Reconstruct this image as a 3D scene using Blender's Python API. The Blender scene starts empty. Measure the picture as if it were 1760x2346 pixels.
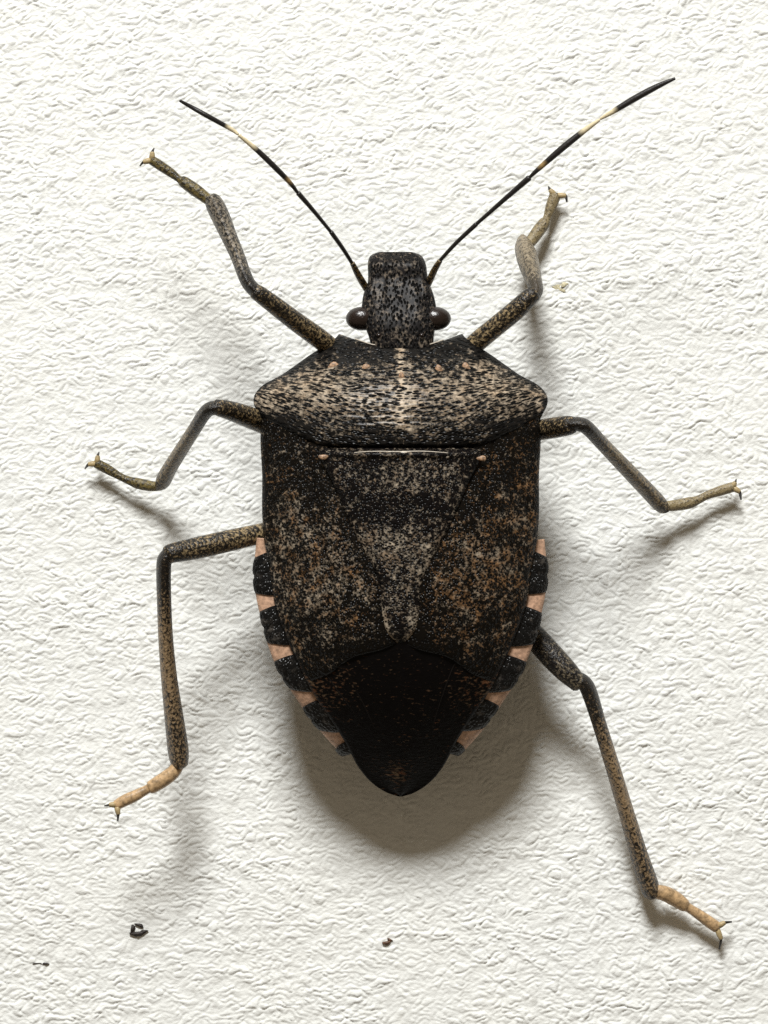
import bpy, math, random
import numpy as np
from mathutils import Vector

# ------------------------------------------------------------------ scene, camera, light
# 1 Blender unit = 1 millimetre (the insect is about 15 mm long)
scene = bpy.context.scene
scene.unit_settings.system = 'METRIC'
scene.unit_settings.scale_length = 0.001
scene.unit_settings.length_unit = 'MILLIMETERS'

K = 82.67            # photograph pixels per millimetre on the wall
D = 110.0            # lens distance from the wall
PW, PH = 1760.0, 2346.0

cam_d = bpy.data.cameras.new('camera')
cam = bpy.data.objects.new('camera', cam_d)
scene.collection.objects.link(cam)
cam.location = (0, 0, D)
cam.rotation_euler = (0, 0, 0)
cam_d.sensor_fit = 'VERTICAL'
cam_d.sensor_height = 24.0
cam_d.lens = 24.0 * D / (PH / K)
cam_d.clip_start = 1.0
cam_d.clip_end = 2000.0
cam_d.dof.use_dof = True
cam_d.dof.focus_distance = D - 2.6
cam_d.dof.aperture_fstop = 9.0
scene.camera = cam

world = bpy.data.worlds.new('World')
scene.world = world
world.use_nodes = True
bg = world.node_tree.nodes['Background']
bg.inputs['Color'].default_value = (1.0, 0.81, 0.58, 1)
bg.inputs['Strength'].default_value = 0.175

# one soft lamp above the top edge of the picture
EL, AZ, LD = math.radians(39.0), math.radians(-7.0), 240.0
lamp_d = bpy.data.lights.new('lamp', 'AREA')
lamp_d.shape = 'DISK'
lamp_d.size = 72.0
lamp_d.energy = 0.92e6
lamp_d.color = (1.0, 1.0, 0.985)
lamp = bpy.data.objects.new('lamp', lamp_d)
scene.collection.objects.link(lamp)
lamp.location = (LD * math.cos(EL) * math.sin(AZ), LD * math.cos(EL) * math.cos(AZ), LD * math.sin(EL))
lamp.rotation_euler = (-lamp.location).to_track_quat('-Z', 'Y').to_euler()

scene.view_settings.view_transform = 'Standard'
scene.view_settings.look = 'None'
scene.view_settings.exposure = 0.0
scene.view_settings.gamma = 1.0
scene.view_settings.use_curve_mapping = False
scene.render.engine = 'CYCLES'
scene.cycles.use_denoising = False
scene.cycles.max_bounces = 6
scene.cycles.sample_clamp_indirect = 4.0

rng = np.random.default_rng(11)
random.seed(5)

# ------------------------------------------------------------------ helpers
def P(px, py, z=0.0):
    """millimetre position of something seen at (px, py) in the photograph, z above the wall"""
    f = 1.0 - z / D
    return ((px - PW / 2) / K * f, (PH / 2 - py) / K * f, z)

def interp(tbl):
    xs = [a for a, b in tbl]; ys = [b for a, b in tbl]
    return lambda v: np.interp(v, xs, ys)

def smooth_interp(tbl, n=40):
    """monotone-ish smooth interpolation: Catmull-Rom sampled densely, then linear"""
    xs = np.array([a for a, b in tbl], float); ys = np.array([b for a, b in tbl], float)
    m = np.gradient(ys, xs)
    def f(v):
        v = np.clip(np.asarray(v, float), xs[0], xs[-1])
        i = np.clip(np.searchsorted(xs, v) - 1, 0, len(xs) - 2)
        h = xs[i + 1] - xs[i]; t = (v - xs[i]) / h
        return ((2*t**3 - 3*t**2 + 1) * ys[i] + (t**3 - 2*t**2 + t) * h * m[i]
                + (-2*t**3 + 3*t**2) * ys[i+1] + (t**3 - t**2) * h * m[i+1])
    return f

def link(name, verts, faces, material, parent=None, smooth=True, attrs=None):
    me = bpy.data.meshes.new(name)
    me.from_pydata([tuple(v) for v in verts], [], faces)
    me.update()
    if smooth:
        me.polygons.foreach_set('use_smooth', [True] * len(me.polygons))
    for k, vals in (attrs or {}).items():
        a = me.attributes.new(k, 'FLOAT', 'POINT')
        a.data.foreach_set('value', np.asarray(vals, np.float32))
    me.materials.append(material)
    o = bpy.data.objects.new(name, me)
    scene.collection.objects.link(o)
    if parent is not None:
        o.parent = parent
        o.matrix_parent_inverse = PARENT_INV.get(parent.name, parent.matrix_basis.inverted()) if parent.type == 'EMPTY' else parent.matrix_basis.inverted()
    return o

PARENT_INV = {}

def tag(o, label, cat=None, group=None, kind=None):
    o['label'] = label
    if cat: o['category'] = cat
    if group: o['group'] = group
    if kind: o['kind'] = kind

def grid_shell(top, thick):
    """closed shell from a (nv, nu, 3) grid of top points; rim rounded over"""
    top = np.asarray(top, float)
    nv, nu, _ = top.shape
    bot = top.copy(); bot[..., 2] -= thick
    V = np.concatenate([top.reshape(-1, 3), bot.reshape(-1, 3)])
    N = nv * nu
    F = []
    for j in range(nv - 1):
        for i in range(nu - 1):
            a = j * nu + i
            F.append((a, a + nu, a + nu + 1, a + 1))
            F.append((N + a, N + a + 1, N + a + nu + 1, N + a + nu))
    for i in range(nu - 1):
        F.append((i, i + 1, N + i + 1, N + i))
        a = (nv - 1) * nu + i
        F.append((a + 1, a, N + a, N + a + 1))
    for j in range(nv - 1):
        a = j * nu
        F.append((a + nu, a, N + a, N + a + nu))
        a = j * nu + nu - 1
        F.append((a, a + nu, N + a + nu, N + a))
    return V, F

def catmull(pts, per=8):
    pts = [np.array(p, float) for p in pts]
    out = []
    n = len(pts)
    for i in range(n - 1):
        p0 = pts[max(i - 1, 0)]; p1 = pts[i]; p2 = pts[i + 1]; p3 = pts[min(i + 2, n - 1)]
        for k in range(per):
            t = k / per
            out.append(0.5 * ((2*p1) + (-p0 + p2)*t + (2*p0 - 5*p1 + 4*p2 - p3)*t*t + (-p0 + 3*p1 - 3*p2 + p3)*t**3))
    out.append(pts[-1])
    return np.array(out)

def tube(path, sides=12, prof=None, flat=1.0):
    """path rows: x, y, z, radius. Closed rounded tube; returns verts, faces, along(0..1)"""
    path = np.asarray(path, float)
    c = path[:, :3]; r = path[:, 3]
    n = len(c)
    d = np.gradient(c, axis=0)
    d /= np.linalg.norm(d, axis=1)[:, None] + 1e-12
    up = np.array([0, 0, 1.0])
    V, A = [], []
    L = np.concatenate([[0], np.cumsum(np.linalg.norm(np.diff(c, axis=0), axis=1))]); L /= L[-1]
    rows = []
    def ring(cc, dd, rr, al):
        s = np.cross(dd, up); ln = np.linalg.norm(s)
        s = s / ln if ln > 1e-6 else np.array([1.0, 0, 0])
        w = np.cross(s, dd)
        st = len(V)
        for k in range(sides):
            a = 2 * math.pi * k / sides
            q = rr * (prof(a) if prof else 1.0)
            V.append(cc + s * math.cos(a) * q + w * math.sin(a) * q * flat); A.append(al)
        rows.append(st)
    # rounded start cap
    for f in (0.25, 0.7):
        ring(c[0] - d[0] * r[0] * (1 - f) * 0.6, d[0], r[0] * math.sqrt(1 - (1 - f)**2), 0)
    for i in range(n):
        ring(c[i], d[i], r[i], L[i])
    for f in (0.7, 0.25):
        ring(c[-1] + d[-1] * r[-1] * (1 - f) * 0.6, d[-1], r[-1] * math.sqrt(1 - (1 - f)**2), 1)
    F = []
    for a, b in zip(rows[:-1], rows[1:]):
        for k in range(sides):
            k2 = (k + 1) % sides
            F.append((a + k, a + k2, b + k2, b + k))
    F.append(tuple(rows[0] + k for k in reversed(range(sides))))
    F.append(tuple(rows[-1] + k for k in range(sides)))
    return V, F, A

def px_path(pts):
    """(px, py, z, width in photo px) -> x, y, z, radius mm"""
    out = []
    for px, py, z, w in pts:
        x, y, zz = P(px, py, z)
        out.append((x, y, zz, w * 1.06 / 2 / K))
    return out

# ------------------------------------------------------------------ gradient noise for real relief
_perm = rng.permutation(512)
_perm = np.concatenate([_perm, _perm])
_ang = rng.random(512) * 2 * np.pi
_gx, _gy = np.cos(_ang), np.sin(_ang)
def perlin(x, y):
    xi = np.floor(x).astype(int); yi = np.floor(y).astype(int)
    xf = x - xi; yf = y - yi
    u = xf**3 * (xf * (xf * 6 - 15) + 10); v = yf**3 * (yf * (yf * 6 - 15) + 10)
    def g(ix, iy, dx, dy):
        h = _perm[(_perm[ix & 511] + iy) & 511]
        return _gx[h] * dx + _gy[h] * dy
    a = g(xi, yi, xf, yf); b = g(xi + 1, yi, xf - 1, yf)
    c = g(xi, yi + 1, xf, yf - 1); e = g(xi + 1, yi + 1, xf - 1, yf - 1)
    return (a * (1 - u) + b * u) * (1 - v) + (c * (1 - u) + e * u) * v

# ------------------------------------------------------------------ materials
class NT:
    def __init__(self, name):
        self.m = bpy.data.materials.new(name); self.m.use_nodes = True
        self.t = self.m.node_tree; self.b = self.t.nodes['Principled BSDF']
    def n(self, kind, **kw):
        o = self.t.nodes.new(kind)
        for k, v in kw.items(): setattr(o, k, v)
        return o
    def l(self, a, b): self.t.links.new(a, b)
    def coord(self, scale=(1, 1, 1), rot=(0, 0, 0)):
        tc = self.n('ShaderNodeTexCoord'); mp = self.n('ShaderNodeMapping')
        mp.inputs['Scale'].default_value = scale; mp.inputs['Rotation'].default_value = rot
        self.l(tc.outputs['Object'], mp.inputs['Vector']); return mp.outputs['Vector']
    def noise(self, vec, scale, detail=2, rough=0.5, dist=0.0):
        o = self.n('ShaderNodeTexNoise'); self.l(vec, o.inputs['Vector'])
        o.inputs['Scale'].default_value = scale; o.inputs['Detail'].default_value = detail
        o.inputs['Roughness'].default_value = rough; o.inputs['Distortion'].default_value = dist
        return o.outputs['Fac']
    def vor(self, vec, scale, feature='F1', rnd=1.0):
        o = self.n('ShaderNodeTexVoronoi', feature=feature); self.l(vec, o.inputs['Vector'])
        o.inputs['Scale'].default_value = scale; o.inputs['Randomness'].default_value = rnd
        return o
    def ramp(self, fac, stops, interp='LINEAR'):
        o = self.n('ShaderNodeValToRGB'); o.color_ramp.interpolation = interp
        els = o.color_ramp.elements
        while len(els) < len(stops): els.new(0.5)
        for e, (p, c) in zip(els, stops):
            e.position = p; e.color = (c[0], c[1], c[2], 1) if not np.isscalar(c) else (c, c, c, 1)
        self.l(fac, o.inputs['Fac']); return o.outputs['Color']
    def math(self, op, a, b=None, clamp=False):
        o = self.n('ShaderNodeMath', operation=op, use_clamp=clamp)
        for i, v in enumerate((a, b)):
            if v is None: continue
            if isinstance(v, (int, float)): o.inputs[i].default_value = v
            else: self.l(v, o.inputs[i])
        return o.outputs[0]
    def mix(self, fac, a, b, blend='MIX'):
        o = self.n('ShaderNodeMix', data_type='RGBA', blend_type=blend)
        for sock, v in ((o.inputs['Factor'], fac), (o.inputs['A'], a), (o.inputs['B'], b)):
            if isinstance(v, (int, float)): sock.default_value = v
            elif isinstance(v, tuple): sock.default_value = (*v, 1)
            else: self.l(v, sock)
        return o.outputs['Result']
    def bump(self, h, strength, dist, prev=None):
        o = self.n('ShaderNodeBump'); self.l(h, o.inputs['Height'])
        o.inputs['Strength'].default_value = strength; o.inputs['Distance'].default_value = dist
        if prev is not None: self.l(prev, o.inputs['Normal'])
        return o.outputs['Normal']
    def attr(self, name):
        o = self.n('ShaderNodeAttribute', attribute_name=name); return o.outputs['Fac']
    def out(self, col=None, rough=0.5, normal=None, spec=0.5, **kw):
        if col is not None:
            if isinstance(col, tuple): self.b.inputs['Base Color'].default_value = (*col, 1)
            else: self.l(col, self.b.inputs['Base Color'])
        if isinstance(rough, (int, float)): self.b.inputs['Roughness'].default_value = rough
        else: self.l(rough, self.b.inputs['Roughness'])
        self.b.inputs['Specular IOR Level'].default_value = spec
        if normal is not None: self.l(normal, self.b.inputs['Normal'])
        for k, v in kw.items(): self.b.inputs[k].default_value = v
        return self.m

def mat_wall():
    t = NT('white_wall_paint')
    v = t.coord()
    tint = t.noise(v, 0.22, 3)
    fine = t.noise(v, 3.2, 3)
    c = t.mix(t.ramp(tint, [(0.35, 0.0), (0.7, 1.0)]), (0.80, 0.81, 0.78), (0.79, 0.805, 0.785))
    c = t.mix(t.ramp(fine, [(0.52, 0.0), (0.75, 0.25)]), c, (0.74, 0.74, 0.69))
    h = t.noise(t.coord((1, 1.8, 1)), 14.0, 4, 0.7, 0.5)
    nm = t.bump(h, 0.6, 0.020)
    return t.out(c, 0.62, nm, 0.25)

def mat_shell(name, pale, dark, scale, balance, stretch=(1, 1, 1), rough=0.42, bump=0.5, patch=None, red=None,
              patch_amt=0.16, patch_scale=0.9, mid=None, row=False, spec=0.17, width=0.11, dist=0.25):
    """cuticle: pale ground densely pitted with dark punctures"""
    t = NT(name)
    vo = t.coord()
    if row:                   # relief lines follow the curved rows stored on the mesh
        sx = t.n('ShaderNodeSeparateXYZ'); t.l(vo, sx.inputs[0])
        cb = t.n('ShaderNodeCombineXYZ')
        t.l(t.math('MULTIPLY', sx.outputs[0], stretch[0]), cb.inputs[0])
        t.l(t.math('MULTIPLY', t.attr('row'), stretch[1]), cb.inputs[1])
        v = cb.outputs[0]
    else:
        v = t.coord(stretch)
    cells = t.noise(v, scale, 3, 0.62, dist)
    pits = t.vor(v, scale * 0.95).outputs['Distance']
    big = t.noise(vo, patch_scale, 3, 0.55)
    s = t.math('ADD', cells, t.math('MULTIPLY', t.math('SUBTRACT', pits, 0.45), 0.34))
    s = t.math('ADD', s, t.math('MULTIPLY', t.math('SUBTRACT', big, 0.5), patch_amt * 4))
    if mid is not None:       # extra pigment given per vertex
        s = t.math('ADD', s, t.math('MULTIPLY', t.attr('pale'), mid))
    fac = t.ramp(s, [(balance - width * 0.4, 0.0), (balance + width * 0.6, 1.0)])
    hue = t.noise(vo, 7.0, 2)
    pc = t.mix(t.ramp(hue, [(0.38, 0.0), (0.62, 1.0)]), pale, red if red else tuple(x * 0.75 for x in pale))
    col = t.mix(fac, dark, pc)
    nm = t.bump(s, bump * 0.8, 0.05)
    r = t.ramp(hue, [(0.3, rough - 0.10), (0.7, rough + 0.08)])
    return t.out(col, r, nm, spec)

def mat_pitted(name, pale, dark, pit, scale, level, stretch=(1, 1, 1), rough=0.3, spec=0.12, mid=0.5, row=False, tone_scale=5.0,
               tone_amt=1.0, patch_scale=2.2, patch_amt=0.5, warm=None, pit_lo=0.20, pit_hi=0.42, width=0.22, warm_at=0.53):
    """cuticle set with round dark punctures; the ground between them goes from dark to pale in patches"""
    t = NT(name)
    vo = t.coord()
    if row:                   # punctures line up along the curved rows stored on the mesh
        sx = t.n('ShaderNodeSeparateXYZ'); t.l(vo, sx.inputs[0])
        cb = t.n('ShaderNodeCombineXYZ')
        t.l(t.math('MULTIPLY', sx.outputs[0], stretch[0]), cb.inputs[0])
        t.l(t.math('MULTIPLY', t.attr('row'), stretch[1]), cb.inputs[1])
        v = cb.outputs[0]
    else:
        v = t.coord(stretch)
    d = t.vor(v, scale).outputs['Distance']
    tone = t.math('MULTIPLY', t.math('SUBTRACT', t.noise(vo, tone_scale, 5, 0.72, 0.3), 0.5), tone_amt)
    big = t.math('MULTIPLY', t.math('SUBTRACT', t.noise(vo, patch_scale, 2, 0.5), 0.5), patch_amt)
    g = t.math('ADD', t.math('ADD', tone, big), level)
    if mid: g = t.math('ADD', g, t.math('MULTIPLY', t.attr('pale'), mid))
    gf = t.ramp(g, [(0.5 - width, 0.0), (0.5 + width, 1.0)])
    hue = t.noise(vo, 3.0, 3)
    pc = t.mix(t.ramp(hue, [(warm_at - 0.11, 0.0), (warm_at + 0.11, 1.0)]), pale, warm if warm else tuple(x * 0.7 for x in pale))
    ground = t.mix(gf, dark, pc)
    pm = t.ramp(d, [(pit_lo, 1.0), (pit_hi, 0.0)])
    col = t.mix(pm, ground, pit)
    nm = t.bump(t.ramp(d, [(0.0, 0.0), (0.5, 1.0)]), 0.9, 0.03)
    return t.out(col, rough, nm, spec)

def mat_leg(name, pale, dark, stops, rough=0.42, scale=13.0, dens=0.0):
    """leg cuticle; stops give share of dark pigment along the segment (attribute 'along')"""
    t = NT(name)
    vo = t.coord()
    cells = t.noise(vo, scale, 3, 0.6, 0.2)
    share = t.ramp(t.attr('along'), [(p, v) for p, v in stops])
    s = t.math('ADD', cells, t.math('MULTIPLY', t.math('SUBTRACT', share, 0.5), 0.55 ))
    s = t.math('ADD', s, dens)
    fac = t.ramp(s, [(0.43, 0.0), (0.60, 1.0)])
    hue = t.noise(vo, 5.0, 2)
    pc = t.mix(hue, pale, tuple(x * 0.72 for x in pale))
    col = t.mix(fac, pc, dark)
    nm = t.bump(cells, 0.75, 0.05)
    return t.out(col, rough - 0.07, nm, 0.38)

def mat_plain(name, col, rough=0.4, scale=8.0, var=0.35, spec=0.5, bump=0.3, **kw):
    t = NT(name)
    vo = t.coord()
    h = t.noise(vo, scale, 3, 0.6)
    c = t.mix(t.ramp(h, [(0.35, 0.0), (0.68, 1.0)]), col, tuple(x * (1 - var) for x in col))
    return t.out(c, rough, t.bump(h, bump, 0.04), spec, **kw)

BLACK = (0.012, 0.011, 0.010)
M = {}
M['wall'] = mat_wall()
PIT = (0.003, 0.003, 0.003)
M['head'] = mat_pitted('head_cuticle', (0.27, 0.22, 0.165), (0.010, 0.009, 0.009), PIT, 12.0, 0.27, (1.25, 0.62, 1), 0.36, 0.06, mid=0,
                       tone_scale=8.0, tone_amt=1.6, patch_amt=0.4, warm=(0.20, 0.16, 0.12), pit_lo=0.36, pit_hi=0.56)
M['pronotum'] = mat_pitted('pronotum_cuticle', (0.46, 0.38, 0.285), (0.010, 0.009, 0.008), PIT, 12.5, 0.285, (0.46, 1.30, 1), 0.28, 0.11, mid=0.36,
                           row=True, tone_scale=8.0, tone_amt=1.5, patch_amt=0.5, warm=(0.42, 0.32, 0.22), pit_lo=0.42, pit_hi=0.60)
M['scutellum'] = mat_pitted('scutellum_cuticle', (0.42, 0.355, 0.27), (0.005, 0.004, 0.004), PIT, 12.5, 0.24, (0.9, 1.1, 1), 0.30, 0.11, mid=0.36,
                            tone_scale=9.0, tone_amt=1.9, patch_amt=0.5, warm=(0.27, 0.20, 0.135), pit_lo=0.28, pit_hi=0.50)
M['corium'] = mat_pitted('forewing_cuticle', (0.38, 0.315, 0.235), (0.005, 0.004, 0.003), PIT, 12.5, 0.235, (1, 1, 1), 0.30, 0.11, mid=0.28,
                         tone_scale=9.0, tone_amt=1.9, patch_scale=2.0, patch_amt=0.6, warm=(0.27, 0.15, 0.07), pit_lo=0.28, pit_hi=0.50)
M['corium_rusty'] = mat_pitted('rusty_forewing_cuticle', (0.38, 0.315, 0.235), (0.005, 0.004, 0.003), PIT, 12.5, 0.235, (1, 1, 1), 0.30, 0.11, mid=0.28,
                         tone_scale=9.0, tone_amt=1.9, patch_scale=2.0, patch_amt=0.6, warm=(0.27, 0.15, 0.07), pit_lo=0.28, pit_hi=0.50, warm_at=0.45)
M['belly'] = mat_plain('underside_cuticle', (0.035, 0.026, 0.018), 0.5)
M['orange'] = mat_plain('orange_cuticle', (0.60, 0.375, 0.25), 0.5, 9.0, 0.5)
M['callus'] = mat_plain('orange_callus', (0.47, 0.29, 0.17), 0.5, 16.0, 0.8)
M['ivory'] = mat_plain('ivory_callus_and_glint', (0.55, 0.49, 0.40), 0.4, 12.0, 0.2)
M['plate'] = mat_pitted('dark_plate_cuticle', (0.13, 0.115, 0.10), (0.005, 0.005, 0.005), PIT, 12.0, 0.22, (1, 1, 1), 0.28, 0.22, mid=0, tone_amt=1.2)
M['membrane'] = mat_shell('wing_membrane_film', (0.17, 0.115, 0.07), (0.003, 0.0025, 0.0025), 13, 0.80, (0.6, 1.2, 1), 0.40, 0.3, spec=0.09, red=(0.13, 0.05, 0.02), patch_amt=0.03, mid=0.45, width=0.3)
M['vein'] = mat_plain('wing_vein', (0.008, 0.006, 0.005), 0.6, 9.0, spec=0.1)
M['eye'] = mat_plain('eye_facets', (0.020, 0.012, 0.009), 0.24, 18.0, 0.5, 0.5, 0.25)
M['antenna_dark'] = mat_plain('antenna_black', (0.012, 0.010, 0.009), 0.42, 10.0)
M['antenna_base'] = mat_leg('antenna_base_cuticle', (0.22, 0.15, 0.06), (0.016, 0.013, 0.010), [(0, 0.5), (1, 0.6)])
def mat_antenna(name, stops):
    t = NT(name)
    c = t.ramp(t.attr('along'), stops)
    return t.out(c, 0.45, t.bump(t.noise(t.coord(), 14), 0.3, 0.03), 0.4)
IV = (0.60, 0.52, 0.34); BK = (0.013, 0.011, 0.010)
M['antenna_4'] = mat_antenna('antenna_banded_inner', [(0, BK), (0.12, BK), (0.2, (0.30, 0.2, 0.08)), (0.27, BK), (0.72, BK), (0.80, IV), (1, IV)])
M['antenna_5'] = mat_antenna('antenna_banded_outer', [(0, IV), (0.17, IV), (0.25, BK), (1, BK)])
LP = (0.36, 0.265, 0.14); LD_ = (0.010, 0.008, 0.006)
M['femur'] = mat_leg('femur_cuticle', LP, LD_, [(0, 0.52), (0.6, 0.62), (1, 0.74)])
M['femur_dark'] = mat_leg('dark_femur_cuticle', (0.20, 0.165, 0.11), (0.007, 0.006, 0.006), [(0, 0.6), (0.6, 0.72), (1, 0.62)])
M['tibia_front'] = mat_leg('front_tibia_cuticle', (0.28, 0.235, 0.175), LD_, [(0, 0.95), (0.14, 0.82), (0.3, 0.58), (0.8, 0.54), (1, 0.62)])
M['tibia_pale'] = mat_leg('pale_front_tibia_cuticle', (0.30, 0.245, 0.165), (0.04, 0.03, 0.018), [(0, 0.95), (0.12, 0.9), (0.25, 0.5), (1, 0.42)])
M['tibia_mid'] = mat_leg('mid_tibia_cuticle', (0.25, 0.185, 0.10), LD_, [(0, 0.9), (0.2, 0.74), (0.34, 0.50), (0.8, 0.52), (1, 0.62)])
M['tibia_hind'] = mat_leg('hind_tibia_cuticle', (0.29, 0.20, 0.11), LD_, [(0, 0.9), (0.16, 0.78), (0.36, 0.46), (0.6, 0.42), (0.74, 0.54), (0.88, 0.62), (1, 0.55)])
M['tarsus_dark'] = mat_leg('olive_tarsus_cuticle', (0.17, 0.13, 0.045), (0.025, 0.02, 0.010), [(0, 0.35), (0.5, 0.6), (1, 0.55)])
M['tarsus_olive'] = mat_leg('light_olive_tarsus_cuticle', (0.26, 0.205, 0.11), (0.035, 0.026, 0.014), [(0, 0.25), (0.5, 0.45), (1, 0.3)])
M['tarsus_pale'] = mat_plain('tan_tarsus_cuticle', (0.54, 0.36, 0.19), 0.40, 8.0, 0.6)
M['claw'] = mat_plain('dark_claw', (0.02, 0.014, 0.008), 0.35)
M['pad'] = mat_plain('pale_foot_pad', (0.42, 0.32, 0.16), 0.5)
M['dirt'] = mat_plain('dark_dirt', (0.03, 0.022, 0.018), 0.6, 20.0, 0.6)
M['dirt_brown'] = mat_plain('brown_dirt', (0.14, 0.07, 0.035), 0.6, 20.0, 0.6)
M['dirt_yellow'] = mat_plain('yellow_dirt', (0.66, 0.60, 0.40), 0.6, 20.0, 0.4)

# ------------------------------------------------------------------ the wall the insect sits on
def wall_height(x, y):
    # paint wrinkles: small flat lumps parted by short crisp creases, running nearly level, tilting a little towards the top
    slow = perlin(x / 5.0 + 3.3, y / 5.0 + 8.8)
    wx = x + 0.10 * perlin(x * 2.2 + 7.1, y * 3.0 + 2.2)
    wy = y + 0.13 * perlin(x * 2.0 - 3.7, y * 2.4 + 9.4) - x * (0.10 + 0.006 * np.clip(y, -15, 15)) - 0.20 * slow
    wy = wy - 0.045 * perlin(x * 5.3 + 1.7, y * 4.0 + 5.2)
    a = np.abs(perlin(wx / 0.285, wy / 0.168))
    b = np.abs(perlin(wx / 0.20 + 31.0, wy / 0.115 + 17.0))
    c = perlin(wx / 0.9 + 5.0, wy / 0.55 + 3.0)
    d = perlin(x / 3.4 + 2.0, y / 3.0 + 6.0)
    e = perlin(x / 1.6 + 12.0, y / 1.3 + 26.0)
    broken = np.clip(0.72 + 1.5 * perlin(x / 0.45 + 1.0, y / 0.33 + 4.0), 0.15, 1.5)      # creases come and go
    soft = np.clip(1.0 + 0.6 * perlin(x / 2.2 + 21.0, y / 1.8 + 14.0), 0.35, 1.6)
    ridge = np.minimum(a, 0.20) / 0.20            # steep short flank, flat top
    ridge2 = np.minimum(b, 0.26) / 0.26
    return (0.031 * ridge * broken + 0.012 * ridge2 + 0.018 * a) * soft + 0.012 * c + 0.018 * e + 0.04 * d - 0.06

def make_wall():
    def axis(half, step, mid, far):
        core = np.arange(-half, half + step / 2, step)
        ring = list(np.arange(core[-1] + 0.07, mid, 0.07))
        out = [ring[-1]]; g = 0.07
        while out[-1] < far:
            g *= 1.3; out.append(out[-1] + g)
        out = np.array(ring + out[1:])
        return np.concatenate([-out[::-1], core, out])
    xs = axis(11.1, 0.031, 18.0, 80.0); ys = axis(14.6, 0.031, 22.0, 80.0)
    X, Y = np.meshgrid(xs, ys)
    far = np.clip(np.maximum(np.abs(X) - 16.5, np.abs(Y) - 20.5) / 1.5, 0, 1)      # fine relief ends with the fine mesh
    Z = wall_height(X, Y) * (1 - far) - 0.03 * far
    nx, ny = len(xs), len(ys)
    co = np.stack([X, Y, Z], -1).reshape(-1, 3).astype(np.float32)
    j, i = np.meshgrid(np.arange(ny - 1), np.arange(nx - 1), indexing='ij')
    a = (j * nx + i).ravel()
    quads = np.stack([a, a + 1, a + nx + 1, a + nx], 1).astype(np.int32)
    me = bpy.data.meshes.new('wall')
    me.vertices.add(len(co)); me.vertices.foreach_set('co', co.ravel())
    me.loops.add(quads.size); me.loops.foreach_set('vertex_index', quads.ravel())
    me.polygons.add(len(quads)); me.polygons.foreach_set('loop_start', np.arange(0, quads.size, 4, dtype=np.int32))
    me.polygons.foreach_set('use_smooth', np.ones(len(quads), bool))
    me.update(calc_edges=True); me.validate()
    me.materials.append(M['wall'])
    o = bpy.data.objects.new('wall', me); scene.collection.objects.link(o)
    tag(o, 'white painted wall with fine wrinkled relief', kind='structure')
    return o
make_wall()

# ------------------------------------------------------------------ the insect
XC = 918.0
bug = bpy.data.objects.new('shield_bug', None)
bug.empty_display_size = 2.0
bug.location = P(918, 1250, 0)
scene.collection.objects.link(bug)
bpy.context.view_layer.update()
PARENT_INV[bug.name] = bug.matrix_world.inverted()
tag(bug, 'dark brown mottled shield bug with banded antennae clinging to the white wall', 'insect')

hw = smooth_interp([(900, 300), (960, 320), (1100, 320), (1235, 333), (1300, 338), (1350, 335), (1411, 322), (1475, 304), (1528, 282),
                    (1591, 242), (1644, 206), (1690, 168), (1719, 140), (1766, 94), (1803, 56), (1825, 8)])
ww = smooth_interp([(900, 300), (960, 317), (1100, 317), (1180, 317), (1235, 313), (1300, 300), (1390, 287), (1475, 256), (1528, 232),
                    (1591, 200), (1644, 164), (1700, 128), (1766, 91), (1790, 70), (1808, 46), (1819, 24), (1825, 4)])
zr = smooth_interp([(900, 3.0), (960, 3.0), (1250, 2.95), (1480, 3.1), (1570, 3.05), (1650, 2.75), (1710, 2.4), (1825, 1.5)])
zm = smooth_interp([(900, 4.1), (1030, 4.25), (1200, 4.4), (1400, 4.3), (1500, 4.1), (1600, 3.65), (1700, 2.9), (1780, 2.1), (1825, 1.62)])

def wing_z(px, py):
    u = np.clip(np.abs(px - XC) / np.maximum(ww(py), 1), 0, 1)
    return zr(py) + 0.20 + (zm(py) - zr(py) - 0.20) * (1 - u ** 2.1)

# body core: one closed skin with back, flanks and belly
def make_body():
    pys = np.concatenate([np.linspace(800, 960, 8), np.linspace(985, 1812, 40)])
    na = 40
    V, F = [], []
    hw_b = smooth_interp([(790, 90), (850, 180), (900, 245), (960, 275), (1100, 284), (1300, 296), (1411, 284), (1528, 248),
                          (1644, 176), (1719, 112), (1766, 74), (1803, 40), (1825, 8)])
    zb = smooth_interp([(790, 1.7), (900, 1.0), (1100, 0.75), (1400, 0.8), (1600, 0.95), (1750, 1.1), (1825, 1.2)])
    zt = lambda py: float(zr(max(py, 900))) + 0.45 * float(zm(max(py, 900)) - zr(max(py, 900))) - (0.5 if py < 930 else 0.1)
    zs = lambda py: float(zr(max(py, 900))) - (0.55 if py < 930 else 0.22)
    for py in pys:
        w = float(hw_b(py)); s = float(zs(py)); t = float(zt(py)); b = float(zb(py))
        for k in range(na):
            a = 2 * math.pi * k / na
            c, sn = math.cos(a), math.sin(a)
            x = XC + w * math.copysign(abs(c) ** 0.85, c)
            z = s + (t - s) * abs(sn) ** 1.3 if sn >= 0 else s - (s - b) * abs(sn) ** 1.1
            V.append(P(x, py, z))
    n = len(pys)
    for j in range(n - 1):
        for k in range(na):
            k2 = (k + 1) % na
            F.append((j * na + k, j * na + k2, (j + 1) * na + k2, (j + 1) * na + k))
    F.append(tuple(range(na - 1, -1, -1))); F.append(tuple((n - 1) * na + k for k in range(na)))
    return link('body', V, F, M['belly'], bug)
make_body()

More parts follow.
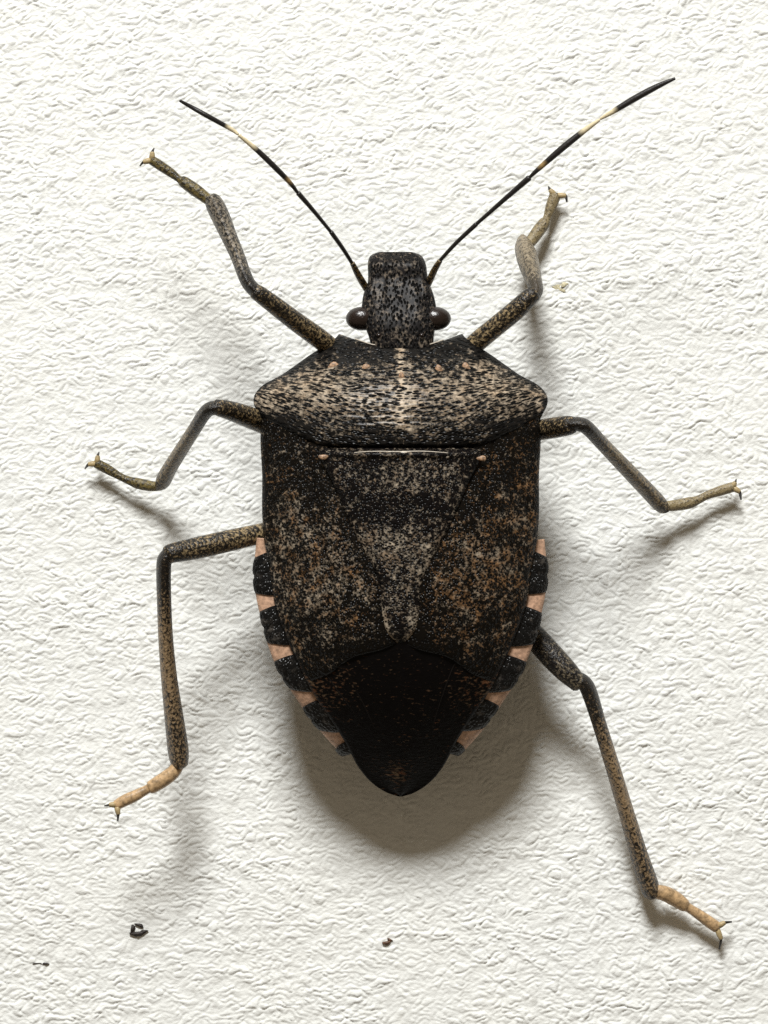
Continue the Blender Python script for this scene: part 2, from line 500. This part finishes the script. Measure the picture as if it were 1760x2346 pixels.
# alternating orange and black plates along the edge of the abdomen
def edge_plates(side):
    bounds = [(1236, 1262, 'o'), (1264, 1353, 'b'), (1355, 1388, 'o'), (1390, 1470, 'b'), (1472, 1503, 'o'),
              (1505, 1578, 'b'), (1579, 1606, 'o'), (1608, 1668, 'b'), (1669, 1703, 'o'), (1704, 1724, 'b')]
    for n_, (y0, y1, kind) in enumerate(bounds):
        prev_o = n_ > 0 and bounds[n_ - 1][2] == 'o'; next_o = n_ < len(bounds) - 1 and bounds[n_ + 1][2] == 'o'
        nv, nu = 15, 9
        g = np.zeros((nv, nu, 3))
        for j in range(nv):
            tv = j / (nv - 1)
            for i in range(nu):
                tu = i / (nu - 1)
                py = y0 + (y1 - y0) * tv
                # plates slant backwards towards their outer edge
                bul = math.sin(math.pi * tv)
                if kind == 'o':          # wedge, widest at the outer edge, lying lower than its neighbours
                    py = (y0 + y1) / 2 + (y1 - y0) * (tv - 0.5) * (0.9 + 0.9 * tu)
                else:
                    rr_ = 17 * max(0.0, tu - 0.25) ** 1.6 - 7; a0 = y0 + (rr_ if prev_o else 0); a1 = y1 - (rr_ if next_o else 0)
                    py = a0 + (a1 - a0) * tv
                slant = 8 * tu + 2.0 * math.sin(n_ * 2.3 + side)
                out_ = float(hw(py)) + (4.0 * bul ** 0.45 - 3.0 - 4.5 * math.exp(-((tv - 0.53) / 0.07) ** 2) * (n_ < 9) + 1.0 * math.sin(n_ * 1.7 + side) if kind == 'b' else -2.5)
                inn = float(ww(py)) * 0.90
                x = inn + (out_ - inn) * tu
                z = float(zr(py)) + 0.13 * (1 - tu) - 0.14 * tu ** 3 + (0.035 * bul ** 0.45 - 0.03 * math.exp(-((tv - 0.53) / 0.06) ** 2) if kind == 'b' else -0.04)
                g[j, i] = P(XC + side * x, py + slant, z)
        if side > 0: g = g[:, ::-1]
        V, F = grid_shell(g, 0.09)
        o = link('margin_plate', V, F, M['orange' if kind == 'o' else 'plate'], bug)
        if kind == 'o': o['label'] = 'pale orange plate on the abdomen edge'
for s in (-1, 1): edge_plates(s)

# scutellum outline half width
sw = smooth_interp([(1028, 186), (1045, 184), (1100, 158), (1170, 128), (1236, 98), (1300, 64), (1347, 47), (1390, 44), (1422, 40), (1450, 30), (1468, 17), (1479, 4)])

# forewings: leathery part from the side of the scutellum to the outer edge
def forewing(side):
    pys = np.linspace(930, 1500, 70)
    nu = 34
    g = np.zeros((len(pys), nu, 3)); pale = np.zeros((len(pys), nu))
    for j, py0 in enumerate(pys):
        for i in range(nu):
            tu = i / (nu - 1)
            # rear border of the leathery part runs obliquely
            end = 1474 + 96 * tu ** 1.15 + 4 * math.sin(tu * 11)
            py = 930 + (py0 - 930) / 570.0 * (end - 930)
            inn = (float(sw(max(py, 1028))) if py < 1479 else 0.0) * 0.90
            inn = max(inn, 8.0)
            out_ = float(ww(py))
            x = inn + (out_ - inn) * tu
            z = float(wing_z(XC + side * x, py)) - 0.02 * max(0.0, min(1.0, (1040 - py) / 30))
            # furrow between clavus and corium, slight swelling of the disc, turned-down outer edge
            fx = 0.30 + 0.25 * (py - 1030) / 450
            z -= 0.055 * math.exp(-((tu - fx) / 0.03) ** 2)
            z += 0.07 * math.sin(math.pi * tu) - 0.06 * max(0, (tu - 0.93) / 0.07) ** 2
            z -= 0.04 * max(0.0, (j - len(pys) + 5) / 4.0)
            g[j, i] = P(XC + side * x, py, z)
            pale[j, i] = 0.45 * math.exp(-((py - 1300) / 150) ** 2) * math.exp(-((tu - 0.55) / 0.4) ** 2) - 0.35 * math.exp(-((py - 1010) / 60) ** 2) \
                - 0.25 * math.exp(-((py - 1150) / 60) ** 2) * (tu < 0.5) - 0.5 * max(0.0, 1 - (x - inn) / 38.0) * max(0.0, min(1.0, (py - 1180) / 120)) - 0.75 * max(0.0, (py - (end - 55)) / 55)
    if side > 0: g = g[:, ::-1]; pale = pale[:, ::-1]
    V, F = grid_shell(g, 0.06)
    o = link('forewing', V, F, M['corium' if side < 0 else 'corium_rusty'], bug, attrs={'pale': np.concatenate([pale.ravel(), pale.ravel()])})
    return o
WL, WR = forewing(-1), forewing(1)
# wing membrane: thin dark film behind the leathery parts, the left lying over the right
def membrane():
    pys = np.concatenate([np.linspace(1405, 1790, 56), np.linspace(1795, 1825, 13)]); nu = 41
    g = np.zeros((len(pys), nu, 3)); pale = np.zeros((len(pys), nu))
    for j, py in enumerate(pys):
        w = float(ww(py))
        for i in range(nu):
            u = 2 * i / (nu - 1) - 1
            z = float(wing_z(XC + u * w * 0.995, py)) - 0.035
            z += 0.02 * math.sin(u * 21 + 0.6) * (1 - abs(u)) * max(0.0, min(1.0, (1690 - py) / 90)) - 0.05 * math.exp(-((py - 1560) / 80) ** 2) * math.exp(-(u / 0.25) ** 2)
            if py > 1700: z += 0.10 * math.exp(-(u / 0.35) ** 2) * (py - 1700) / 120
            g[j, i] = P(XC + u * w * 0.995, py, z)
            pale[j, i] = (0.75 * max(0, abs(u) - 0.35) * math.exp(-((py - 1570) / 60) ** 2) + 0.62 * math.exp(-((py - 1772) / 24) ** 2) * math.exp(-((u + 0.1) / 0.33) ** 2))
    V, F = grid_shell(g, 0.04)
    o = link('wing_membrane', V, F, M['membrane'], bug, attrs={'pale': np.concatenate([pale.ravel(), pale.ravel()])})
    for k, u0 in enumerate((-0.80, -0.58, 0.55, 0.79)):
        pts = []
        for py in np.linspace(1470, 1690 - 40 * abs(u0), 14):
            f = (py - 1470) / 220
            u = u0 * (1 - 0.22 * f + 0.10 * f * f * math.copysign(1, u0) + 0.03 * math.sin(5 * f + k))
            px = XC + u * float(ww(py))
            z = float(wing_z(px, py)) - 0.04
            x, y, zz = P(px, py, z); pts.append((x, y, zz - 0.012, 0.028 * (1 - 0.4 * f)))
        V, F, A = tube(pts, 6)
        link('vein', V, F, M['vein'], o)
    return o
membrane()
# scutellum
def scutellum():
    pys = np.concatenate([np.linspace(1026, 1050, 7), np.linspace(1058, 1479, 56)]); nu = 37
    g = np.zeros((len(pys), nu, 3)); pale = np.zeros((len(pys), nu))
    for j, py in enumerate(pys):
        w = float(sw(py))
        for i in range(nu):
            u = 2 * i / (nu - 1) - 1
            z = float(wing_z(XC, py)) + 0.13
            z -= 0.22 * u ** 2 * (w / 186) + 0.10 * abs(u) ** 6
            z += 0.10 * math.exp(-((py - 1100) / 60) ** 2) * (1 - u * u)
            z += -0.22 * max(0.0, (1042 - py) / 16) ** 2 + (0.12 * math.exp(-((py - 1040) / 7) ** 2) + 0.05 * math.exp(-((py - 1050) / 25) ** 2)) * (1 - u ** 4)
            if py > 1440: z -= 0.25 * ((py - 1440) / 40) ** 2
            g[j, i] = P(XC + u * w, py, z)
            e = abs(u)
            pale[j, i] = (0.25 * math.exp(-((py - 1095) / 45) ** 2) * math.exp(-(u / 0.6) ** 2)
                          + 0.50 * math.exp(-((py - 1265) / 45) ** 2)
                          + (1.6 * e ** 2 - 0.10) * max(0.0, min(1.0, (py - 1385) / 40)) + 0.30 * math.exp(-((py - 1360) / 30) ** 2)
                          - 0.16 * math.exp(-((py - 1165) / 40) ** 2))
    V, F = grid_shell(g, 0.14)
    o = link('scutellum', V, F, M['scutellum'], bug, attrs={'pale': np.concatenate([pale.ravel(), pale.ravel()])})
    return o, g
SC, SG = scutellum()

def bump_spot(name, px, py, z, rx, ry, rz, material, parent, rot=0.0, rough=0.12):
    V, F = [], []
    nu, nv = 14, 7
    c = P(px, py, z)
    for j in range(nv):
        a = math.pi / 2 * j / (nv - 1)
        for i in range(nu):
            b = 2 * math.pi * i / nu
            k = 1 + rough * math.sin(b * 3 + px) * math.cos(a)
            x = rx / K * math.cos(a) * math.cos(b) * k; y = ry / K * math.cos(a) * math.sin(b) * k
            V.append((c[0] + x * math.cos(rot) - y * math.sin(rot), c[1] + x * math.sin(rot) + y * math.cos(rot), c[2] + rz * math.sin(a) - 0.05))
    for j in range(nv - 1):
        for i in range(nu):
            i2 = (i + 1) % nu
            F.append((j * nu + i, j * nu + i2, (j + 1) * nu + i2, (j + 1) * nu + i))
    F.append(tuple(range(nu - 1, -1, -1)))
    return link(name, V, F, material, parent)

# pronotum: the broad shield behind the head
pron_out = smooth_interp([(763, 140), (775, 150), (790, 172), (812, 206), (836, 240), (858, 272), (880, 312), (900, 332), (914, 337), (930, 335), (948, 326), (965, 318)])
def pron_front(x):           # front margin: y in px at lateral distance x
    x = abs(x)
    if x < 62: return 791.0
    if x < 138: return 791 - 26 * ((x - 62) / 76) ** 1.1
    return 765.0
def pron_back(x):
    x = abs(x)
    if x < 178: return 1031 - 3 * (x / 178) ** 2
    if x < 318: return 1028 - 66 * ((x - 178) / 140) ** 1.15
    return 962.0
def pron_z(x, py):
    """x lateral px, py row"""
    f = np.interp(py, [765, 790, 830, 880, 930, 980, 1031], [2.75, 2.95, 3.35, 3.85, 4.20, 4.34, 4.27])
    r = np.interp(py, [765, 790, 830, 880, 930, 980, 1031], [2.35, 2.4, 2.6, 2.9, 3.1, 3.15, 3.15])
    w = float(np.interp(py, [763, 836, 900, 930, 1031], [150, 245, 334, 336, 336]))
    u = min(1.0, abs(x) / w)
    z = r + (f - r) * (1 - u ** 2.4)
    return z
def pronotum():
    nu, nv = 81, 54
    g = np.zeros((nv, nu, 3)); pale = np.zeros((nv, nu)); row = np.zeros((nv, nu))
    # mesh by lateral fraction at each row between front and back margins
    for j in range(nv):
        tv = j / (nv - 1)
        for i in range(nu):
            u = 2 * i / (nu - 1) - 1
            au = abs(u)
            # lateral extent of this column as it goes from front corner to shoulder and back
            xf = 140 * au                       # at front margin
            yf = pron_front(xf)
            xb = 318 * au                       # at back margin
            yb = pron_back(xb)
            py = yf + (yb - yf) * tv
            if au > 0:
                # outer path follows the shoulder outline; inner columns scale with it
                pyo = 765 + (962 - 765) * tv
                wo = float(pron_out(pyo))
                x = wo * au
                py_lin = yf + (yb - yf) * tv
                py = py_lin
                # recompute margins at the true lateral distance for rows near them
                py += (pron_front(x) - yf) * (1 - tv) ** 6 * 0.0 + (pron_back(min(x, 318)) - yb) * tv ** 6
            else:
                x = 0.0
            z = pron_z(x, py)
            z -= 0.10 * au ** 8
            # sunken front calluses, low transverse swelling, sloping rear edge
            z -= 0.10 * math.exp(-((py - 815) / 14) ** 2) * math.exp(-((x - 95) / 50) ** 2)
            z += 0.07 * math.exp(-((py - 818) / 10) ** 2) * math.exp(-((x - 95) / 26) ** 2)
            z -= (0.24 + 0.02 * max(0.0, 1 - x / 170)) * max(0, (tv - 0.93) / 0.07) ** 2
            z -= 0.12 * max(0, (0.05 - tv) / 0.05) ** 2
            z += 0.018 * math.sin(py * 0.42 + 1.6 * math.sin(x * 0.021 * (1 if u > 0 else 1.13) + 2 * u) + 1.2 * math.sin(x * 0.06)) * min(1, tv * 4) * (1 - au ** 4)
            g[j, i] = P(XC + math.copysign(x, u), py, z)
            row[j, i] = -(py + 26 * (x / 200.0) ** 2 * (1 if py > 860 else -0.3) * min(1, abs(py - 860) / 40)) / K
            p = 0.55 * math.exp(-((py - 905) / 52) ** 2) - 0.45 * math.exp(-((py - 800) / 26) ** 2) * (1 - math.exp(-(x / 22) ** 2)) - 0.35 * max(0, (py - 985) / 45)
            p += 0.75 * math.exp(-(x / 9) ** 2) * (1 if py < 985 else 0.2) + 0.25 * math.exp(-(x / 55) ** 2) * math.exp(-((py - 960) / 40) ** 2)
            p += 0.35 * math.exp(-((au - 0.80) / 0.12) ** 2) * math.exp(-((py - 850) / 30) ** 2)
            p -= 0.75 * max(0, (au - 0.93) / 0.07) ** 1.5
            p -= 0.6 * max(0.0, min(1.0, (py - 945) / 25)) * max(0, (au - 0.5) / 0.3) * 0.8
            pale[j, i] = p
    V, F = grid_shell(g, 0.12)
    return link('pronotum', V, F, M['pronotum'], bug, attrs={'pale': np.concatenate([pale.ravel(), pale.ravel()]), 'row': np.concatenate([row.ravel(), row.ravel()])})
PR = pronotum()
for px, py, rx in ((764, 838, 13), (839, 842, 11), (1006, 846, 11), (1069, 842, 13)):
    bump_spot('callus', px, py, pron_z(px - XC, py) + 0.03, rx, 8, 0.05, M['callus'], PR, 0.35 if px < XC else -0.9)
bump_spot('callus', 920, 862, pron_z(2, 862) + 0.03, 7, 9, 0.07, M['callus'], PR)
for px, py, mt, r in ((741, 1047, 'callus', 11), (1104, 1050, 'callus', 11), (926, 1040, 'ivory', 13), (1024, 1043, 'ivory', 9)):
    u = (px - XC) / 186
    bump_spot('callus', px, py, float(wing_z(XC, py)) + 0.275 - 0.24 * u * u - 0.1 * abs(u) ** 6, r, 6, 0.045, M[mt], SC)

# pale thin front rim of pronotum
rim = []
for x in np.linspace(-104, 98, 33):
    rim.append((*P(XC + x, pron_front(x) - 1, pron_z(x, pron_front(x)) - 0.06), 0.016))
V, F, A = tube(rim, 6)
link('front_rim_or_glint', V, F, M['ivory'], PR)
rim = [(*P(px, 1034 + 2.5 * abs((px - XC) / 100) ** 2 + 0.8 * math.sin(px * 0.05), float(wing_z(XC, 1036)) + 0.215), 0.009 + 0.006 * math.sin((px - 812) / 214 * math.pi)) for px in np.linspace(812, 1026, 20)]  # glint on the scutellum's front lip, put in as a thin pale tube
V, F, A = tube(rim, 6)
link('front_rim_or_glint', V, F, M['ivory'], SC)

# head
def head():
    # half widths measured each side of a slightly skewed midline
    L = smooth_interp([(577, 40), (582, 54), (592, 63), (605, 66), (630, 66), (650, 68), (668, 77), (690, 83), (712, 86), (735, 83), (756, 77), (775, 71), (800, 67)])
    Rr = smooth_interp([(577, 36), (582, 52), (592, 62), (605, 67), (630, 70), (650, 74), (668, 80), (690, 84), (712, 86), (735, 84), (756, 80), (775, 77), (800, 75)])
    mid = interp([(577, 908), (650, 910), (700, 914), (800, 918)])
    zt = smooth_interp([(577, 1.95), (590, 2.20), (640, 2.45), (700, 2.75), (750, 2.95), (800, 3.0)])
    pys = np.concatenate([[577, 579, 582, 587], np.linspace(592, 800, 44)])
    na = 44
    V, F, pale = [], [], []
    for py in pys:
        m = float(mid(py)); t = float(zt(py)); th = 0.55 + 0.55 * min(1, (py - 577) / 120)
        for k in range(na):
            a = 2 * math.pi * k / na
            c, s = math.cos(a), math.sin(a)
            w = float(Rr(py) if c > 0 else L(py))
            x = m + w * math.copysign(abs(c) ** 0.72, c)
            lat = (x - m) / max(w, 1)
            if s >= 0:
                z = t - 0.34 * (1 - abs(s) ** 0.8)
                # two side lobes and the central lobe, divided by grooves
                z -= 0.11 * math.exp(-((abs(lat) - 0.30) / 0.07) ** 2) * min(1.0, max(0, (760 - py) / 60))
                z += 0.07 * math.exp(-((abs(lat) - 0.84) / 0.1) ** 2) * (py < 680)
                if py < 584 and abs(lat) < 0.10: z -= 0.12
            else:
                z = t - 0.34 - th * abs(s) ** 0.8
            V.append(P(x, py + (7 * math.exp(-(lat / 0.06) ** 2) if py < 583 else 0), z))
    n = len(pys)
    for j in range(n - 1):
        for k in range(na):
            k2 = (k + 1) % na
            F.append((j * na + k, j * na + k2, (j + 1) * na + k2, (j + 1) * na + k))
    F.append(tuple(range(na - 1, -1, -1))); F.append(tuple((n - 1) * na + k for k in range(na)))
    return link('head', V, F, M['head'], bug)
HD = head()

def eye(px, py, z, rx, ry, rz):
    V, F = [], []
    nu, nv = 24, 14
    c = P(px, py, z)
    for j in range(nv + 1):
        a = math.pi * j / nv - math.pi / 2
        for i in range(nu):
            b = 2 * math.pi * i / nu
            V.append((c[0] + rx / K * math.cos(a) * math.cos(b), c[1] + ry / K * math.cos(a) * math.sin(b), c[2] + rz * math.sin(a)))
    for j in range(nv):
        for i in range(nu):
            i2 = (i + 1) % nu
            F.append((j * nu + i, j * nu + i2, (j + 1) * nu + i2, (j + 1) * nu + i))
    return link('eye', V, F, M['eye'], HD)
eye(829, 730, 2.46, 36, 27, 0.33); eye(997, 730, 2.46, 36, 27, 0.33)
for px in (868, 966):                        # pair of simple eyes on the rear of the head
    bump_spot('simple_eye', px, 768, 2.93, 7, 6, 0.1, M['eye'], HD)

# antennae: five segments each, thicker jointed ends
def antenna(segs, label):
    """segs: list of (points, material); first one is the part, the rest its sub-parts"""
    root = None
    for k, (pts, mt) in enumerate(segs):
        path = catmull(px_path(pts), 6)
        V, F, A = tube(path, 10)
        if k == 0:
            root = link('antenna', V, F, M[mt], bug, attrs={'along': A})
            root['label'] = label
        else:
            link('antenna_segment', V, F, M[mt], root, attrs={'along': A})
antenna([([(846, 672, 2.0, 13), (834, 652, 2.2, 15), (820, 628, 2.5, 14), (808, 604, 2.8, 11)], 'antenna_base'),
         ([(806, 602, 2.8, 8), (786, 570, 3.2, 9), (759, 532, 3.6, 10)], 'antenna_dark'),
         ([(758, 531, 3.6, 7.5), (722, 487, 4.1, 9), (684, 443, 4.5, 11)], 'antenna_dark'),
         ([(681, 440, 4.5, 7), (664, 418, 4.7, 10), (630, 383, 5.0, 12), (588, 343, 5.2, 11), (548, 310, 5.4, 7)], 'antenna_4'),
         ([(545, 307, 5.4, 6), (530, 296, 5.4, 9), (476, 266, 5.6, 10.5), (440, 246, 5.6, 9), (413, 231, 5.7, 6)], 'antenna_5')],
        'dark banded antenna reaching to the upper left')
antenna([([(976, 662, 2.0, 13), (984, 644, 2.2, 15), (996, 618, 2.5, 14), (1008, 598, 2.8, 11)], 'antenna_base'),
         ([(1009, 596, 2.8, 8), (1046, 556, 3.1, 9), (1091, 514, 3.4, 10)], 'antenna_dark'),
         ([(1092, 513, 3.4, 8), (1150, 462, 3.8, 10), (1212, 408, 4.1, 13)], 'antenna_dark'),
         ([(1215, 405, 4.1, 7), (1232, 389, 4.2, 10), (1288, 340, 4.4, 14), (1338, 300, 4.5, 12), (1373, 275, 4.6, 7)], 'antenna_4'),
         ([(1376, 272, 4.6, 6), (1404, 256, 4.7, 11), (1454, 226, 4.8, 14), (1506, 198, 4.9, 12), (1546, 180, 5.0, 6)], 'antenna_5')],
        'dark banded antenna reaching to the upper right')

# legs
def tib_prof(a):             # three-ridged shin
    return 1.0 + 0.15 * math.cos(3 * (a - math.pi / 2)) - 0.05 * math.cos(6 * a)
def leg(label, femur, tibia, tarsus, claws, mats):
    px_, py_, z_, w_ = femur[-1]
    femur[-1] = (px_, py_, z_, max(w_, 0.93 * femur[-2][3]))      # blunt hinge end
    V, F, A = tube(catmull(px_path(femur), 7), 14)
    root = link('leg', V, F, M[mats[0]], bug, attrs={'along': A})
    root['label'] = label
    V, F, A = tube(catmull(px_path(tibia), 7), 18, tib_prof)
    link('tibia', V, F, M[mats[1]], root, attrs={'along': A})
    n = len(tarsus)
    V, F, A = tube(catmull(px_path(tarsus), 6), 10, flat=0.85)
    link('tarsus', V, F, M[mats[2]], root, attrs={'along': A})
    for c in claws:
        V, F, A = tube(catmull(px_path(c), 5), 7)
        link('claw', V, F, M['claw'], root)
    # two soft pads between the claws
    tx = tarsus[-1]
    for c in claws:
        m = ((tx[0] + c[1][0]) / 2, (tx[1] + c[1][1]) / 2, (tx[2] + c[1][2]) / 2)
        V, F, A = tube(catmull(px_path([(tx[0], tx[1], tx[2], 11), (m[0], m[1], m[2] + 0.02, 13), (c[1][0], c[1][1], c[1][2] + 0.01, 10)]), 4), 7)
        link('foot_pad', V, F, M['pad'], root)

leg('upper left leg lifted off the wall',
    [(830, 850, 1.8, 30), (770, 806, 2.1, 40), (735, 778, 2.5, 43), (680, 738, 3.2, 41), (630, 700, 3.8, 38), (598, 676, 4.1, 35), (586, 668, 4.15, 30)],
    [(592, 672, 4.15, 27), (574, 655, 4.15, 27), (562, 634, 4.1, 27), (545, 588, 3.8, 28), (525, 542, 3.6, 31), (507, 500, 3.4, 36), (492, 468, 3.3, 36), (484, 454, 3.3, 28)],
    [(492, 470, 3.2, 20), (470, 452, 3.15, 24), (446, 434, 3.1, 27), (420, 416, 3.05, 24), (410, 410, 3.05, 15), (392, 396, 3.0, 19), (368, 380, 3.0, 21), (348, 367, 3.0, 20)],
    [[(350, 365, 3.0, 8), (349, 350, 3.05, 7), (353, 340, 2.95, 3)], [(345, 369, 3.0, 8), (330, 371, 3.05, 7), (321, 380, 2.95, 3)]],
    ('femur', 'tibia_front', 'tarsus_dark'))
leg('upper right leg with foreshortened pale shin planted on the wall',
    [(1010, 860, 1.7, 30), (1060, 815, 1.9, 40), (1095, 782, 2.2, 43), (1140, 745, 2.5, 42), (1185, 708, 2.8, 42), (1212, 682, 2.9, 38), (1222, 674, 2.9, 30)],
    [(1224, 676, 2.85, 26), (1228, 662, 2.7, 28), (1221, 634, 2.3, 33), (1213, 606, 1.85, 40), (1206, 580, 1.4, 42), (1200, 560, 0.95, 38), (1198, 550, 0.82, 28)],
    [(1204, 566, 0.75, 22), (1220, 548, 0.6, 26), (1236, 526, 0.5, 28), (1249, 508, 0.42, 24), (1253, 500, 0.4, 17), (1262, 476, 0.35, 24), (1272, 448, 0.32, 26)],
    [[(1268, 446, 0.35, 9), (1261, 436, 0.36, 8), (1257, 428, 0.22, 4)], [(1280, 450, 0.35, 9), (1295, 448, 0.36, 8), (1299, 462, 0.2, 4)]],
    ('femur', 'tibia_pale', 'tarsus_olive'))
leg('left middle leg bent at a high knee with olive foot',
    [(700, 1010, 1.5, 32), (640, 985, 2.1, 44), (596, 966, 2.7, 46), (555, 950, 3.4, 44), (525, 940, 3.9, 40), (505, 935, 4.15, 36), (495, 933, 4.2, 28)],
    [(502, 935, 4.2, 27), (484, 936, 4.2, 28), (468, 948, 4.0, 27), (446, 982, 3.4, 26), (418, 1026, 2.5, 27), (388, 1074, 1.5, 29), (372, 1104, 0.9, 31), (366, 1114, 0.75, 24)],
    [(376, 1112, 0.75, 18), (350, 1114, 0.62, 22), (318, 1108, 0.52, 24), (296, 1101, 0.47, 18), (276, 1092, 0.45, 16), (248, 1076, 0.42, 21), (222, 1062, 0.40, 21)],
    [[(224, 1060, 0.42, 8), (224, 1046, 0.44, 7), (227, 1036, 0.25, 3)], [(219, 1062, 0.42, 8), (204, 1064, 0.44, 8), (195, 1074, 0.25, 3)]],
    ('femur', 'tibia_mid', 'tarsus_dark'))
leg('right middle leg bent at a high knee with olive foot',
    [(1130, 1015, 1.5, 32), (1190, 996, 2.1, 42), (1238, 985, 2.7, 44), (1270, 980, 3.2, 44), (1296, 976, 3.6, 42), (1308, 974, 3.75, 34)],
    [(1302, 973, 3.75, 27), (1328, 972, 3.85, 28), (1348, 982, 3.75, 28), (1382, 1018, 3.1, 27), (1430, 1068, 2.2, 29), (1480, 1120, 1.3, 31), (1514, 1156, 0.8, 31), (1526, 1166, 0.7, 24)],
    [(1514, 1160, 0.7, 20), (1546, 1158, 0.6, 24), (1580, 1152, 0.52, 25), (1600, 1145, 0.47, 19), (1622, 1134, 0.45, 18), (1652, 1124, 0.42, 22), (1678, 1116, 0.40, 22)],
    [[(1678, 1113, 0.42, 8), (1684, 1106, 0.44, 7), (1687, 1098, 0.25, 3)], [(1682, 1118, 0.42, 8), (1694, 1126, 0.44, 8), (1698, 1144, 0.2, 4)]],
    ('femur', 'tibia_mid', 'tarsus_olive'))
leg('lower left leg held clear of the wall with tan foot',
    [(700, 1205, 1.6, 34), (640, 1214, 2.0, 42), (590, 1224, 2.4, 43), (520, 1240, 2.9, 46), (450, 1256, 3.3, 46), (400, 1266, 3.6, 42), (386, 1271, 3.65, 34)],
    [(398, 1266, 3.6, 29), (382, 1276, 3.65, 30), (375, 1298, 3.6, 29), (376, 1380, 3.3, 28), (380, 1470, 3.0, 29), (388, 1560, 2.75, 32), (398, 1640, 2.55, 37), (408, 1720, 2.4, 41), (411, 1752, 2.35, 34)],
    [(415, 1742, 2.35, 22), (398, 1768, 2.35, 29), (372, 1788, 2.35, 31), (346, 1804, 2.35, 28), (338, 1808, 2.35, 19), (312, 1822, 2.35, 24), (286, 1834, 2.35, 25), (268, 1844, 2.35, 22)],
    [[(266, 1842, 2.35, 8), (252, 1844, 2.4, 6), (240, 1846, 2.25, 3)], [(270, 1850, 2.35, 9), (271, 1864, 2.4, 8), (270, 1880, 2.2, 4)]],
    ('femur', 'tibia_hind', 'tarsus_pale'))
leg('lower right leg stretched down the wall to a tan foot',
    [(1120, 1380, 1.5, 36), (1180, 1420, 1.6, 46), (1222, 1456, 1.65, 51), (1262, 1500, 1.75, 53), (1296, 1536, 1.8, 50), (1318, 1558, 1.8, 42), (1326, 1566, 1.8, 30)],
    [(1316, 1552, 1.8, 28), (1338, 1564, 1.8, 30), (1352, 1590, 1.75, 31), (1374, 1660, 1.65, 28), (1402, 1750, 1.45, 29), (1432, 1850, 1.15, 31), (1462, 1950, 0.9, 35), (1488, 2030, 0.7, 39), (1494, 2050, 0.65, 32)],
    [(1484, 2040, 0.65, 26), (1520, 2046, 0.58, 33), (1548, 2060, 0.52, 33), (1568, 2074, 0.48, 28), (1578, 2080, 0.46, 20), (1598, 2093, 0.44, 22), (1622, 2110, 0.42, 25), (1642, 2124, 0.40, 25)],
    [[(1644, 2120, 0.42, 8), (1660, 2114, 0.44, 7), (1676, 2112, 0.3, 4)], [(1644, 2128, 0.42, 8), (1652, 2150, 0.42, 7), (1648, 2174, 0.2, 4)]],
    ('femur_dark', 'tibia_hind', 'tarsus_pale'))

# ------------------------------------------------------------------ specks of dirt on the wall
def speck(px, py, pieces, material, label, name='dirt_speck'):
    V, F = [], []
    for dx, dy, rx, ry, rz, rot in pieces:
        base = len(V)
        x0, y0, _ = P(px + dx, py + dy)
        z0 = float(wall_height(np.array([x0]), np.array([y0]))[0])
        nu, nv = 10, 6
        for j in range(nv + 1):
            a = math.pi * j / nv - math.pi / 2
            for i in range(nu):
                b = 2 * math.pi * i / nu
                k = 1 + 0.25 * math.sin(3 * b + dx) * math.cos(2 * a)
                x = rx / K * math.cos(a) * math.cos(b) * k; y = ry / K * math.cos(a) * math.sin(b) * k
                V.append((x0 + x * math.cos(rot) - y * math.sin(rot), y0 + x * math.sin(rot) + y * math.cos(rot), z0 + rz * (0.6 + math.sin(a))))
        for j in range(nv):
            for i in range(nu):
                i2 = (i + 1) % nu
                F.append((base + j * nu + i, base + j * nu + i2, base + (j + 1) * nu + i2, base + (j + 1) * nu + i))
    o = link(name, V, F, material)
    tag(o, label, 'dirt', 'specks of dirt on the wall')
speck(316, 2136, [(0, 3, 19, 6, 0.06, 0.1), (-12, -8, 5, 11, 0.06, -0.3), (4, -16, 11, 4, 0.05, -0.35), (14, -2, 9, 4, 0.05, 0.2)], M['dirt'],
      'largest black speck, on the wall below the lower left foot')
speck(886, 2160, [(0, 0, 10, 5, 0.05, 0.2), (7, -7, 7, 3, 0.04, -0.4)], M['dirt_brown'], 'small brown speck low on the wall below the body')
speck(102, 2208, [(2, 0, 8, 2.4, 0.045, 0.0), (-18, -1, 11, 1.0, 0.03, 0.03)], M['dirt'], 'thin dark streak near the lower left corner of the picture')
speck(1284, 656, [(-6, 0, 14, 8, 0.011, 0.1), (9, -4, 9, 5, 0.010, 0.4), (4, 8, 10, 4, 0.009, -0.3)], M['dirt_yellow'], 'pale yellow stain beside the upper right knee')
